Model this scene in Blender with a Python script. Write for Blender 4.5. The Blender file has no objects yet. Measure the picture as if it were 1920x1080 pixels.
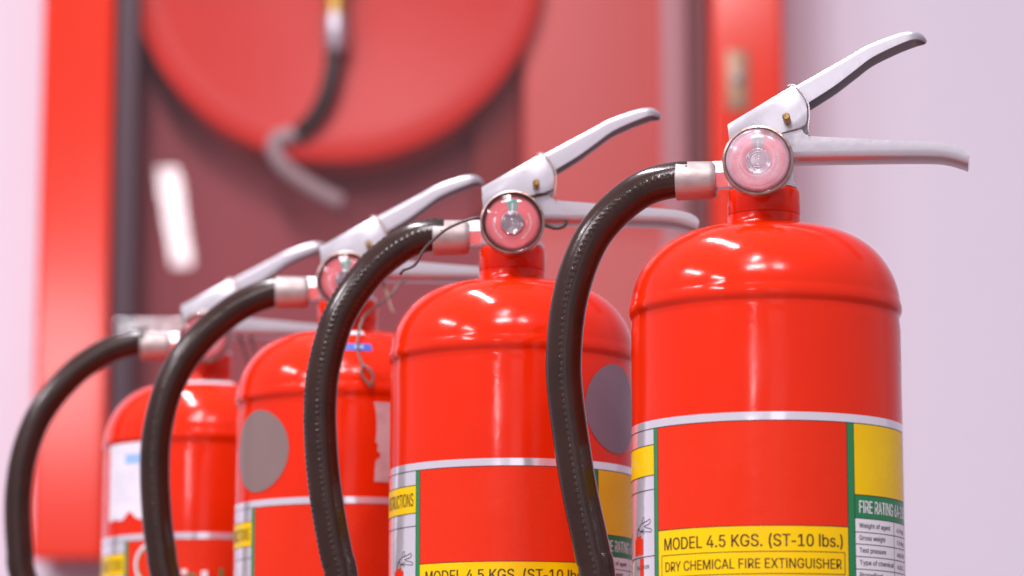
import bpy, bmesh, math, random
from mathutils import Vector, Matrix
from mathutils.geometry import tessellate_polygon
R = math.radians
S = bpy.context.scene
COL = S.collection
random.seed(4)

# ------------------------------------------------------------------ camera
cd = bpy.data.cameras.new("camera")
cam = bpy.data.objects.new("camera", cd); COL.objects.link(cam)
cam.location = (0, 0, 0.10)
cam.rotation_euler = (R(90 + 9.555), 0, 0)
cd.sensor_width = 36; cd.lens = 112.5
cd.clip_start = 0.05; cd.clip_end = 100
cd.dof.use_dof = True; cd.dof.focus_distance = 1.80; cd.dof.aperture_fstop = 6.7
cd.dof.aperture_blades = 0
S.camera = cam

# ------------------------------------------------------------------ light
w = bpy.data.worlds.new("World"); S.world = w; w.use_nodes = True
bg = w.node_tree.nodes["Background"]
bg.inputs[0].default_value = (0.93, 0.83, 0.96, 1); bg.inputs[1].default_value = 0.52
S.view_settings.view_transform = 'Standard'; S.view_settings.look = 'None'
S.view_settings.exposure = 0.06; S.view_settings.gamma = 1.0
S.cycles.use_denoising = True
S.cycles.max_bounces = 10; S.cycles.transparent_max_bounces = 16
S.cycles.sample_clamp_indirect = 6.0
S.cycles.caustics_reflective = False; S.cycles.caustics_refractive = False

def lamp(name, loc, sx, sy, rad, rot=(0, 0, 0), col=(1, .95, 1)):
    l = bpy.data.lights.new(name, 'AREA'); l.shape = 'RECTANGLE'; l.size = sx; l.size_y = sy
    l.energy = rad * math.pi * sx * sy; l.color = col
    o = bpy.data.objects.new(name, l); COL.objects.link(o); o.location = loc; o.rotation_euler = rot
    return o
CE = 2.8
# fluorescent strips on the ceiling; the first two are mirrored in the cabinet glass, the last ones are added fill
TL = 165
lamp('ceiling_tube', (-1.52, -5.2, CE), .085, 2.3, 24, (0, 0, R(-4.3)))
lamp('ceiling_tube', (-2.02, -8.33, CE), .55, .08, 75)
lamp('ceiling_tube', (-.68, 2.05, CE), .09, 1.5, TL, (0, 0, R(8)))
lamp('ceiling_tube', (-.30, .10, CE), .09, .5, TL, (0, 0, R(-24)))
lamp('ceiling_tube', (-.42, -.66, CE), .70, .09, TL)
lamp('ceiling_tube', (.52, -.66, CE), .26, .09, TL)
lamp('ceiling_tube', (-.5, -.92, CE), .75, .09, TL)  # added tube, fill for the sides facing the camera
lamp('ceiling_tube', (.6, -.92, CE), .3, .09, TL)  # added fill as well
for yy in (-1.5, .9):
    lamp('ceiling_tube', (-3.2, yy, CE), .12, 1.3, TL)  # side tubes added only as overhead fill
lamp('window', (.9, -7.0, 1.75), 2.0, 2.6, .6, (R(90), 0, 0), (.95, .93, 1))
lamp('window', (-2.28, -7.0, 2.38), .52, .66, 22.0, (R(90), 0, 0), (.95, .93, 1))

# ------------------------------------------------------------------ materials
def mat(name, base, rough=.4, metal=0., coat=0., bump=None, var=None, spec=.5, ior=1.5, rvar=None):
    m = bpy.data.materials.new(name); m.use_nodes = True
    nt = m.node_tree; b = nt.nodes["Principled BSDF"]
    b.inputs["Base Color"].default_value = (*base, 1)
    b.inputs["Roughness"].default_value = rough
    b.inputs["Metallic"].default_value = metal
    b.inputs["IOR"].default_value = ior
    b.inputs["Specular IOR Level"].default_value = spec
    b.inputs["Coat Weight"].default_value = coat
    b.inputs["Coat Roughness"].default_value = .03
    tc = nt.nodes.new('ShaderNodeTexCoord')
    if bump:
        last = None
        for sc, st, det in bump:
            n = nt.nodes.new('ShaderNodeTexNoise'); n.inputs['Scale'].default_value = sc
            n.inputs['Detail'].default_value = det
            nt.links.new(tc.outputs['Object'], n.inputs['Vector'])
            bp = nt.nodes.new('ShaderNodeBump'); bp.inputs['Strength'].default_value = 1
            bp.inputs['Distance'].default_value = st
            nt.links.new(n.outputs[0], bp.inputs['Height'])
            if last: nt.links.new(last.outputs[0], bp.inputs['Normal'])
            last = bp
        nt.links.new(last.outputs[0], b.inputs['Normal'])
        if coat: nt.links.new(last.outputs[0], b.inputs['Coat Normal'])
    if rvar:
        n = nt.nodes.new('ShaderNodeTexNoise'); n.inputs['Scale'].default_value = rvar[0]; n.inputs['Detail'].default_value = 7
        n.inputs['Roughness'].default_value = .65
        nt.links.new(tc.outputs['Object'], n.inputs['Vector'])
        mr = nt.nodes.new('ShaderNodeMapRange'); mr.inputs[1].default_value = .4; mr.inputs[2].default_value = .72
        mr.inputs[3].default_value = rough; mr.inputs[4].default_value = rvar[1]
        nt.links.new(n.outputs[0], mr.inputs[0]); nt.links.new(mr.outputs[0], b.inputs['Roughness'])
    if var:
        sc, c2, amount = var
        n = nt.nodes.new('ShaderNodeTexNoise'); n.inputs['Scale'].default_value = sc
        n.inputs['Detail'].default_value = 6
        nt.links.new(tc.outputs['Object'], n.inputs['Vector'])
        rp = nt.nodes.new('ShaderNodeMapRange'); rp.inputs[1].default_value = .45; rp.inputs[2].default_value = .7
        rp.inputs[4].default_value = amount
        nt.links.new(n.outputs[0], rp.inputs[0])
        mx = nt.nodes.new('ShaderNodeMix'); mx.data_type = 'RGBA'
        mx.inputs[6].default_value = (*base, 1); mx.inputs[7].default_value = (*c2, 1)
        nt.links.new(rp.outputs[0], mx.inputs[0])
        nt.links.new(mx.outputs[2], b.inputs['Base Color'])
    return m

M = {}
M['red'] = mat('red_paint', (.73, .022, .002), .09, bump=[(10, .0030, 1), (260, .00004, 2)], var=(14, (.67, .018, .002), .8), ior=1.5, spec=.30, rvar=(28, .26))
M['foil'] = mat('silver_foil', (.90, .87, .93), .14, .62, bump=[(40, .0006, 2)])
M['label_red'] = mat('label_red', (.74, .030, .007), .22, rvar=(30, .42), spec=.2, bump=[(40, .0004, 2)])
M['label_yellow'] = mat('label_yellow', (.90, .58, .002), .22, rvar=(30, .42), spec=.2, bump=[(40, .0004, 2)], var=(22, (.84, .50, .004), .6))
M['label_green'] = mat('label_green', (.025, .23, .085), .25, rvar=(30, .42), spec=.2, bump=[(40, .0004, 2)])
M['ink'] = mat('dark_ink', (.022, .014, .010), .35)
M['white_ink'] = mat('white_ink', (.82, .80, .84), .3)
M['brown_ink'] = mat('brown_ink', (.06, .03, .003), .35)
M['rubber'] = mat('black_rubber', (.030, .0125, .008), .20, spec=.42, bump=[(700, .00004, 3), (90, .00018, 2)], var=(60, (.020, .009, .006), .7))
M['lever'] = mat('silver_lever_paint', (.55, .535, .57), .28, .45, bump=[(190, .00010, 3), (30, .00020, 2)], var=(120, (.54, .50, .56), .5))
M['alu'] = mat('dull_aluminium', (.46, .40, .385), .5, .6, bump=[(120, .0004, 4)], var=(90, (.36, .27, .25), .8))
M['nutm'] = mat('bright_nut_metal', (.74, .70, .75), .3, .7, bump=[(150, .0003, 2)])
M['bezel'] = mat('brown_brass_bezel', (.42, .31, .28), .3, .8, bump=[(200, .0003, 3)], var=(150, (.26, .13, .08), .8))
M['brass'] = mat('worn_brass', (.50, .32, .12), .35, .85, var=(300, (.2, .1, .04), .8))
M['dial'] = mat('dial_red', (.95, .19, .21), .45)
M['dial_green'] = mat('dial_green', (.24, .44, .36), .45)
M['pale'] = mat('dial_pale', (.85, .80, .80), .4)
M['coil'] = mat('gauge_coil_metal', (.72, .66, .70), .22, .9)
M['coil_plate'] = mat('coil_plate_metal', (.50, .38, .41), .35, .5)
M['wire'] = mat('dark_wire', (.045, .030, .028), .4)
M['wire_grey'] = mat('grey_brown_wire', (.13, .075, .062), .4)
M['string'] = mat('seal_string', (.55, .42, .33), .6)
M['bead'] = mat('seal_bead', (.74, .68, .70), .35)
M['sticker_grey'] = mat('sticker_grey', (.235, .16, .15), .35, var=(30, (.21, .145, .14), .6))
M['sticker_violet'] = mat('sticker_violet_grey', (.225, .15, .20), .35, var=(30, (.20, .135, .18), .6))
M['paper'] = mat('paper_white', (.80, .77, .84), .55, var=(60, (.70, .66, .74), .6))
M['blue'] = mat('sticker_blue', (.05, .09, .42), .35)
M['pale_blue'] = mat('faded_blue_print', (.30, .50, .80), .5)
M['black_plastic'] = mat('black_plastic', (.02, .018, .018), .35)

def clear(name, fac, rough, glare_mix=0., glare_col=(.9, .78, .88)):
    m = bpy.data.materials.new(name); m.use_nodes = True; nt = m.node_tree
    nt.nodes.remove(nt.nodes["Principled BSDF"]); out = nt.nodes["Material Output"]
    tr = nt.nodes.new('ShaderNodeBsdfTransparent'); tr.inputs[0].default_value = (.97, .96, .97, 1)
    gl = nt.nodes.new('ShaderNodeBsdfGlossy'); gl.inputs['Roughness'].default_value = rough
    fr = nt.nodes.new('ShaderNodeLayerWeight'); fr.inputs[0].default_value = .25
    ma = nt.nodes.new('ShaderNodeMath'); ma.operation = 'ADD'; ma.inputs[1].default_value = fac; ma.use_clamp = True
    nt.links.new(fr.outputs['Fresnel'], ma.inputs[0])
    mx = nt.nodes.new('ShaderNodeMixShader')
    nt.links.new(ma.outputs[0], mx.inputs[0]); nt.links.new(tr.outputs[0], mx.inputs[1]); nt.links.new(gl.outputs[0], mx.inputs[2])
    last = mx
    if glare_mix:
        df = nt.nodes.new('ShaderNodeBsdfDiffuse'); df.inputs[0].default_value = (*glare_col, 1)
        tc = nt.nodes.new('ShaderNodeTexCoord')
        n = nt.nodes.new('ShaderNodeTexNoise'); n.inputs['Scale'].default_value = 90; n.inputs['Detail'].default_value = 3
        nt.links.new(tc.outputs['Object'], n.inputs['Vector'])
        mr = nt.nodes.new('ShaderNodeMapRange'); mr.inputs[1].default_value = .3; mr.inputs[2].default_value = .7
        mr.inputs[3].default_value = glare_mix * .5; mr.inputs[4].default_value = glare_mix * 1.3
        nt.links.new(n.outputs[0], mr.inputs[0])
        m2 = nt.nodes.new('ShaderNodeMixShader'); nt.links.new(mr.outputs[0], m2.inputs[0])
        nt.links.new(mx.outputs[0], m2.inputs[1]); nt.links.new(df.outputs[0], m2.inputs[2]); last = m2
    nt.links.new(last.outputs[0], out.inputs[0])
    return m
M['cover'] = clear('clear_gauge_cover', .03, .06)
M['cover_milky'] = clear('scratched_gauge_cover', .05, .16, .32, (.98, .76, .88))  # pale diffuse mix paints lamp glare onto the cover
M['pane'] = clear('cabinet_glass', .02, .0)

# ------------------------------------------------------------------ helpers
def link(name, me, parent=None, m=None, loc=(0, 0, 0), rz=0.):
    if m is not None and not me.materials: me.materials.append(m)
    o = bpy.data.objects.new(name, me); COL.objects.link(o)
    if parent: o.parent = parent
    o.location = loc; o.rotation_euler = (0, 0, rz)
    return o
def mesh(bm, smooth=True, name='mesh', auto=None):
    me = bpy.data.meshes.new(name)
    bmesh.ops.recalc_face_normals(bm, faces=bm.faces)
    for f in bm.faces: f.smooth = smooth
    if auto is not None:
        for e in bm.edges:
            if len(e.link_faces) == 2 and e.calc_face_angle(0) > R(auto): e.smooth = False
    bm.to_mesh(me); bm.free(); return me
def empty(name, loc, label, cat, group=None, rz=0.):
    o = bpy.data.objects.new(name, None); COL.objects.link(o); o.location = loc; o.rotation_euler = (0, 0, rz)
    o['label'] = label; o['category'] = cat
    o.empty_display_size = .05
    if group: o['group'] = group
    return o
def lathe(bm, prof, seg=64, axis='Z', origin=(0, 0, 0), caps=True):
    """prof: list of (radius, height). axis Z, X or -Y"""
    def P(r, h, a):
        c, s = math.cos(a) * r, math.sin(a) * r
        if axis == 'Z': v = (c, s, h)
        elif axis == 'X': v = (h, c, s)
        else: v = (c, -h, s)
        return Vector(v) + Vector(origin)
    rings = []
    for r, h in prof:
        if r < 1e-6: rings.append([bm.verts.new(P(0, h, 0))])
        else: rings.append([bm.verts.new(P(r, h, 2 * math.pi * k / seg)) for k in range(seg)])
    for a, b in zip(rings, rings[1:]):
        for k in range(seg):
            k2 = (k + 1) % seg
            if len(a) == 1 and len(b) == 1: continue
            if len(a) == 1: bm.faces.new((a[0], b[k2], b[k]))
            elif len(b) == 1: bm.faces.new((a[k], a[k2], b[0]))
            else: bm.faces.new((a[k], a[k2], b[k2], b[k]))
    if caps:
        if len(rings[0]) > 1: bm.faces.new(rings[0])
        if len(rings[-1]) > 1: bm.faces.new(rings[-1])
def catmull(pts, n):
    """resample a polyline smoothly to n points evenly by arc length"""
    pts = [Vector(p) for p in pts]
    P = [pts[0] * 2 - pts[1]] + pts + [pts[-1] * 2 - pts[-2]]
    out = []
    for i in range(1, len(P) - 2):
        a, b, c, d = P[i - 1], P[i], P[i + 1], P[i + 2]
        for k in range(12):
            t = k / 12
            out.append(.5 * ((2 * b) + (c - a) * t + (2 * a - 5 * b + 4 * c - d) * t * t + (3 * b - a - 3 * c + d) * t ** 3))
    out.append(pts[-1])
    L = [0]
    for a, b in zip(out, out[1:]): L.append(L[-1] + (b - a).length)
    res = []; j = 0
    for k in range(n):
        s = L[-1] * k / (n - 1)
        while j < len(L) - 2 and L[j + 1] < s: j += 1
        t = (s - L[j]) / max(L[j + 1] - L[j], 1e-9)
        res.append(out[j].lerp(out[j + 1], min(t, 1)))
    return res, L[-1]
def tube(bm, pts, rad, seg=12, ridge=None):
    """sweep a round section along pts (parallel transport); rad number; ridge = f(angle, s)->dr"""
    T = []
    for i in range(len(pts)):
        a = pts[max(i - 1, 0)]; b = pts[min(i + 1, len(pts) - 1)]
        T.append((b - a).normalized())
    up = Vector((0, -1, 0))
    if abs(T[0].dot(up)) > .95: up = Vector((1, 0, 0))
    u = (up - T[0] * up.dot(T[0])).normalized(); rings = []; s = 0
    for i, p in enumerate(pts):
        if i: s += (p - pts[i - 1]).length
        u = (u - T[i] * u.dot(T[i])).normalized(); v = T[i].cross(u)
        ring = []
        for k in range(seg):
            a = 2 * math.pi * k / seg
            r = rad + (ridge(a, s) if ridge else 0)
            ring.append(bm.verts.new(p + u * (math.cos(a) * r) + v * (math.sin(a) * r)))
        rings.append(ring)
    for a, b in zip(rings, rings[1:]):
        for k in range(seg):
            bm.faces.new((a[k], a[(k + 1) % seg], b[(k + 1) % seg], b[k]))
    bm.faces.new(rings[0]); bm.faces.new(rings[-1])
def box(bm, x0, x1, y0, y1, z0, z1, bev=0.):
    g = bmesh.ops.create_cube(bm, size=1)
    for v in g['verts']:
        v.co = Vector(((x0 + x1) / 2 + v.co.x * (x1 - x0), (y0 + y1) / 2 + v.co.y * (y1 - y0), (z0 + z1) / 2 + v.co.z * (z1 - z0)))
    if bev:
        es = list({e for v in g['verts'] for e in v.link_edges})
        bmesh.ops.bevel(bm, geom=es, offset=bev, segments=3, affect='EDGES', profile=.5)
def prism_y(bm, poly, y0, y1, bev=0.):
    """extrude an xz polygon between two y planes"""
    a = [bm.verts.new((x, y0, z)) for x, z in poly]; b = [bm.verts.new((x, y1, z)) for x, z in poly]
    n = len(poly); fs = [bm.faces.new(a), bm.faces.new(b)]
    for k in range(n): fs.append(bm.faces.new((a[k], a[(k + 1) % n], b[(k + 1) % n], b[k])))
    if bev:
        es = list({e for f in fs for e in f.edges if abs(e.verts[0].co.y - e.verts[1].co.y) < 1e-6})
        bmesh.ops.bevel(bm, geom=es, offset=bev, segments=2, affect='EDGES', profile=.5)
def channel(T, B, wd, t=.0016, r=.003, n=46, wtip=None):
    """folded sheet metal channel: T = folded edge line, B = free edge line (x,z) in metres"""
    tp, _ = catmull([(x, 0, z) for x, z in T], n); bp, _ = catmull([(x, 0, z) for x, z in B], n)
    bm = bmesh.new(); rings = []
    for i in range(n):
        f = i / (n - 1); W = wd * (1 if wtip is None else max(wtip, math.sqrt(max(0, 1 - (max(0, f - .88) / .12) ** 2))))
        d = tp[i] - bp[i]; H = max(d.length, 1e-5); d = d / H
        rr = min(r, H * .8); tt = min(t, H * .45)
        sec = [(0, -W / 2)]
        for k in range(6):
            a = k / 5 * math.pi / 2
            sec.append((H - rr + rr * math.sin(a), -W / 2 + rr - rr * math.cos(a)))
        for k in range(6):
            a = (1 - k / 5) * math.pi / 2
            sec.append((H - rr + rr * math.sin(a), W / 2 - rr + rr * math.cos(a)))
        sec += [(0, W / 2), (0, W / 2 - t), (H - tt, W / 2 - t), (H - tt, -W / 2 + t), (0, -W / 2 + t)]
        rings.append([bm.verts.new(bp[i] + d * h + Vector((0, y, 0))) for h, y in sec])
    m_ = len(rings[0])
    for a, b in zip(rings, rings[1:]):
        for k in range(m_): bm.faces.new((a[k], a[(k + 1) % m_], b[(k + 1) % m_], b[k]))
    bm.faces.new(rings[0]); bm.faces.new(rings[-1])
    return mesh(bm, True, auto=40)

# label geometry on a cylinder. angle in degrees, 0 = front (-Y), + to the right
def cp(a, z, r): return Vector((r * math.sin(R(a)), -r * math.cos(R(a)), z))
def patch(bm, a0, a1, z0, z1, r, step=2.):
    n = max(1, int(abs(a1 - a0) / step + .99)); lo = []; hi = []
    for k in range(n + 1):
        a = a0 + (a1 - a0) * k / n
        lo.append(bm.verts.new(cp(a, z0, r))); hi.append(bm.verts.new(cp(a, z1, r)))
    for k in range(n): bm.faces.new((lo[k], lo[k + 1], hi[k + 1], hi[k]))
def disc(bm, a, z, rad, r, r_in=0., n=40):
    """a round sticker (or ring) laid on the cylinder"""
    k_ = math.degrees(1 / r)
    def pt(q, rr): return cp(a + math.cos(q) * rr * k_, z + math.sin(q) * rr, r)
    rr = [r_in + (rad - r_in) * i / 8 for i in range(9)]
    rings = [[bm.verts.new(pt(2 * math.pi * k / n, x)) for k in range(n)] if x > 1e-6 else [bm.verts.new(pt(0, 0))] for x in rr]
    for A, B in zip(rings, rings[1:]):
        for k in range(n):
            if len(A) == 1: bm.faces.new((A[0], B[k], B[(k + 1) % n]))
            else: bm.faces.new((A[k], B[k], B[(k + 1) % n], A[(k + 1) % n]))
def ribbon(bm, pts, wid, r):
    """thin drawn line on the cylinder through (angle, z) points"""
    k_ = math.degrees(1 / r)
    P = [Vector((a / k_, z)) for a, z in pts]; L = []; Q = []
    for i, p in enumerate(P):
        d = (P[min(i + 1, len(P) - 1)] - P[max(i - 1, 0)]).normalized(); n = Vector((-d.y, d.x)) * wid / 2
        L.append(bm.verts.new(cp((p + n).x * k_, (p + n).y, r))); Q.append(bm.verts.new(cp((p - n).x * k_, (p - n).y, r)))
    for i in range(len(P) - 1): bm.faces.new((L[i], L[i + 1], Q[i + 1], Q[i]))
# letter outlines (thousandths of the capital height): advance, points, triangles
GLYPH = {
' ': (369, ""),
'(': (537, "175 406 178 481 185 557 198 636 214 715 235 792 259 867 286 938 315 1002 347 1060 464 1060 375 842 317 616 306 543 300 473 297 406 315 225 370 32 464 -189 347 -189 295 -91 252 7 219 107 195 208 180 307"),
')': (537, "73 -189 169 35 222 229 240 406 237 473 231 543 219 616 162 842 73 1060 190 1060 222 1002 251 938 279 867 303 792 323 715 340 636 352 557 359 480 362 406 357 306 342 205 317 105 284 5 241 -93 190 -189"),
'-': (540, "70 330 70 455 470 455 470 330"),
'.': (369, "187 -9 164 -6 143 3 124 17 109 36 100 57 97 81 100 104 109 126 124 144 143 159 164 168 187 170 211 168 232 159 251 144 266 126 274 104 277 81 274 57 266 36 251 17 232 3 211 -6"),
'0': (891, "446 -13 375 -7 312 14 255 47 207 94 167 152 135 223 112 305 99 397 94 499 99 602 113 694 136 776 168 847 208 906 256 952 312 986 375 1007 446 1013 516 1007 579 986 635 952 683 906 723 847 755 776 778 694 792 602 797 499 792 397 778 305 755 223 724 152 684 94 636 47 580 14 516 -7|446 97 492 103 534 118 570 145 602 181 628 227 649 283 664 347 673 419 676 499 673 581 664 653 649 717 628 773 602 819 570 855 534 882 492 898 446 903 399 898 357 882 320 855 289 819 263 773 242 717 227 653 218 581 215 499 218 419 227 347 242 283 263 227 289 181 320 145 357 118 399 103"),
'1': (891, "150 0 150 107 768 107 768 0|542 1000 542 0 417 0 417 881 411 881 169 703 169 839 390 1000"),
'4': (891, "78 207 78 311 485 1000 611 1000 213 326 213 319 812 319 812 207|554 0 554 238 554 287 554 624 674 624 674 0"),
'5': (891, "435 -13 377 -10 324 2 275 22 231 48 194 80 163 118 139 161 124 207 117 256 240 256 245 227 256 200 271 175 291 153 314 134 341 118 370 107 401 100 435 98 474 101 510 111 543 127 572 148 597 174 617 205 632 240 641 278 644 319 641 360 632 399 616 435 596 466 570 493 540 515 506 531 469 541 428 544 329 528 299 515 273 500 252 483 132 497 189 1000 720 1000 720 889 296 889 263 593 268 593 291 611 318 626 349 639 382 648 416 654 451 656 495 653 538 645 578 631 615 612 648 589 678 561 705 529 727 493 745 454 758 412 766 368 768 321 764 259 749 201 725 149 693 102 653 62 607 30 554 6 497 -9"),
'6': (891, "445 -13 385 -9 330 5 280 29 235 61 197 100 166 146 143 199 129 256 125 318 128 367 139 417 157 470 183 527 221 594 270 669 496 1000 633 1000 297 513 286 513 324 565 385 603 462 617 520 613 573 600 621 579 663 550 698 514 727 471 748 423 760 368 764 309 760 249 746 193 723 143 692 98 654 59 609 28 559 5 504 -9|445 95 482 98 517 108 548 123 575 144 599 169 618 199 632 233 641 269 644 309 641 349 632 386 618 419 599 449 575 474 548 494 517 509 482 518 445 521 408 518 373 510 342 495 314 474 290 450 271 420 257 387 248 351 246 311 248 271 257 234 271 200 290 170 314 144 342 123 373 108 408 98"),
'7': (891, "191 0 636 881 636 889 122 889 122 1000 768 1000 768 882 324 0"),
'A': (943, "32 0 396 1000 543 1000 910 0 777 0 564 595 519 732 456 940 482 940 418 729 374 595 167 0|216 279 216 391 727 391 727 279"),
'B': (897, "118 0 118 1000 474 1000 539 996 597 984 646 964 688 938 722 906 749 869 767 827 779 783 783 735 780 695 773 660 760 629 743 603 724 581 700 562 619 524 619 515 651 510 682 499 714 483 743 460 769 432 791 399 808 361 818 317 821 268 818 219 806 173 787 131 759 94 722 62 677 35 623 16 558 4 485 0|245 112 481 112 552 117 607 132 648 157 676 189 693 226 699 268 696 301 687 332 673 361 654 388 630 410 601 429 567 443 530 451 488 454 245 454|245 561 468 561 503 563 536 570 566 582 593 598 616 618 635 642 649 669 658 699 660 732 655 773 640 811 614 843 578 868 531 883 472 888 245 888"),
'C': (1003, "526 -13 442 -6 366 14 295 49 233 96 180 156 137 227 105 308 86 399 79 499 86 600 105 691 137 773 180 844 233 903 295 951 366 986 442 1006 526 1013 575 1011 623 1004 669 991 712 974 753 952 790 926 824 896 854 861 880 822 902 780 918 734 930 685 803 685 793 718 781 748 765 776 702 842 620 883 526 896 466 891 411 875 361 850 316 814 277 769 246 715 222 652 208 580 203 499 208 419 222 347 246 284 278 230 316 185 361 150 412 124 467 109 526 104 620 118 702 158 765 225 803 315 930 315 918 266 902 220 881 178 855 140 825 105 791 74 753 48 713 26 669 9 623 -3 576 -11"),
'D': (987, "430 0 189 0 189 112 422 112 499 117 567 133 625 159 674 194 714 239 745 293 767 355 780 425 785 502 780 578 767 647 745 709 715 762 676 806 628 842 572 867 507 883 434 888 183 888 183 1000 443 1000 536 993 619 973 693 940 757 895 810 838 852 769 883 689 901 601 907 502 901 403 883 313 852 233 809 164 755 106 689 60 613 27 527 7|245 1000 245 0 118 0 118 1000"),
'E': (823, "118 0 118 1000 732 1000 732 888 245 888 245 562 699 562 699 450 245 450 245 112 738 112 738 0"),
'F': (806, "118 0 118 1000 726 1000 726 888 245 888 245 547 681 547 681 435 245 435 245 0"),
'G': (1023, "528 -13 443 -6 365 14 294 49 231 97 179 156 136 227 104 309 85 399 79 499 85 600 104 691 136 773 179 844 231 903 293 951 362 986 438 1006 521 1013 572 1011 622 1003 669 990 714 972 755 950 793 922 827 891 857 857 883 818 904 777 921 733 932 685 802 685 761 773 700 839 620 882 521 896 464 891 410 876 360 850 315 815 277 770 246 715 222 652 208 580 203 499 208 419 222 348 246 285 278 231 317 186 362 150 413 125 469 109 528 104 582 108 632 120 678 140 718 167 751 201 779 242 799 289 811 341 815 398 854 391 556 391 556 503 940 503 940 393 934 315 916 243 886 179 846 122 798 75 740 37 676 9 605 -8"),
'H': (1016, "118 0 118 1000 245 1000 245 568 771 568 771 1000 898 1000 898 0 771 0 771 456 245 456 245 0"),
'I': (370, "118 0 118 1000 250 1000 250 0"),
'K': (917, "205 286 205 425 273 513 343 596 416 677 715 1000 881 1000 454 542 448 543|118 0 118 1000 245 1000 245 657 244 442 245 380 245 0|732 0 369 509 448 608 882 0"),
'L': (772, "118 0 118 1000 245 1000 245 112 710 112 710 0"),
'M': (1235, "118 0 118 1000 298 1000 545 368 565 312 588 241 612 165 632 96 604 96 625 162 649 238 672 311 693 368 936 1000 1116 1000 1116 0 991 0 991 572 992 643 993 725 995 812 997 899 1008 899 978 805 947 713 919 633 896 572 672 0 562 0 335 572 313 631 285 710 254 801 220 899 234 899 236 818 238 731 239 646 240 572 240 0"),
'N': (1029, "118 0 118 1000 268 1000 674 359 713 296 762 210 813 108 796 105 788 213 785 309 784 383 784 1000 911 1000 911 0 760 0 397 570 349 650 291 749 211 889 234 892 240 754 244 645 246 572 246 0"),
'O': (1048, "525 -13 442 -6 366 14 296 49 233 96 181 156 137 227 105 308 86 399 79 499 86 600 105 691 137 773 181 844 233 903 296 951 366 986 442 1006 525 1013 608 1006 684 986 754 951 816 903 869 844 912 773 944 691 963 600 969 499 963 399 944 308 912 227 869 156 816 96 754 49 684 14 608 -6|525 104 583 109 637 124 687 149 732 184 771 229 803 283 827 347 841 419 846 499 841 581 827 653 803 717 771 771 732 816 687 851 637 876 583 891 525 896 467 891 413 876 362 850 317 815 278 770 246 716 222 653 208 580 203 499 208 419 222 347 246 284 278 229 317 185 362 150 413 124 467 109"),
'P': (874, "118 0 118 1000 462 1000 535 995 599 981 653 958 699 927 737 889 766 845 787 795 799 741 803 683 799 626 787 572 766 522 737 477 699 439 653 407 599 384 535 370 462 365 215 365 215 477 457 477 506 479 548 488 584 503 613 523 637 548 655 577 667 610 675 645 677 683 675 722 667 757 655 789 637 818 613 842 584 862 548 877 505 886 456 889 245 889 245 0"),
'R': (883, "118 0 118 1000 464 1000 536 996 600 982 655 960 701 931 738 894 767 851 788 803 801 750 805 692 801 634 788 582 767 534 738 491 701 456 654 427 599 406 536 393 464 389 189 389 189 501 459 501 508 504 550 512 585 524 615 542 638 564 656 591 669 621 676 655 679 692 676 730 669 765 656 796 638 823 614 846 585 864 549 878 507 886 458 889 245 889 245 0|694 0 452 450 595 450 841 0"),
'S': (878, "440 -17 370 -13 307 -2 251 18 201 45 159 78 126 118 100 163 83 214 75 268 205 268 212 232 224 200 243 172 266 149 295 130 327 115 363 105 400 99 440 97 484 99 524 106 562 118 596 135 624 156 648 181 665 209 676 240 679 274 676 304 667 330 653 352 633 371 609 387 582 402 481 437 361 470 285 497 221 529 169 568 132 615 110 670 102 732 107 786 122 836 147 880 181 919 222 952 270 979 325 998 383 1010 446 1013 510 1010 568 998 621 978 668 952 708 920 741 882 766 839 782 793 788 743 663 743 652 789 629 828 594 860 550 883 499 897 442 901 401 899 363 892 329 880 299 864 273 845 253 822 238 796 229 768 226 738 230 706 240 679 257 656 280 636 305 619 333 606 417 577 519 549 612 518 705 467 732 444 756 418 776 388 791 354 800 316 803 272 798 220 784 170 760 125 727 84 685 49 636 21 578 0 512 -13"),
'T': (882, "62 888 62 1000 819 1000 819 888 505 888 505 0 379 0 379 888"),
'U': (1017, "509 -16 433 -11 365 4 303 30 248 65 203 107 166 157 140 213 123 274 118 340 118 1000 244 1000 244 350 248 304 259 261 277 222 301 187 331 158 368 134 410 116 457 105 509 101 561 105 608 116 650 134 686 158 716 187 740 222 758 261 768 304 772 350 772 1000 899 1000 899 340 893 274 877 213 850 157 814 107 768 65 714 30 653 4 584 -11"),
'V': (943, "401 0 32 1000 166 1000 378 405 423 270 487 60 461 60 525 271 569 405 776 1000 910 1000 546 0"),
'W': (1349, "305 0 32 1000 162 1000 321 385 345 286 367 184 387 78 372 78 393 184 415 286 440 385 602 1000 746 1000 907 385 933 286 956 184 977 78 960 78 981 184 1003 286 1028 385 1186 1000 1316 1000 1042 0 895 0 723 635 691 769 660 934 687 934 658 776 625 635 453 0"),
'X': (932, "36 0 427 559 427 464 58 1000 205 1000 350 787 401 710 439 647 479 574 456 574 495 646 534 710 587 787 734 1000 877 1000 509 470 509 564 896 0 750 0 574 254 528 324 491 384 453 454 481 454 443 386 405 326 357 254 180 0"),
'Y': (928, "400 0 400 409 32 1000 179 1000 378 677 437 574 491 453 440 453 494 576 551 677 749 1000 895 1000 527 409 527 0"),
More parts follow.
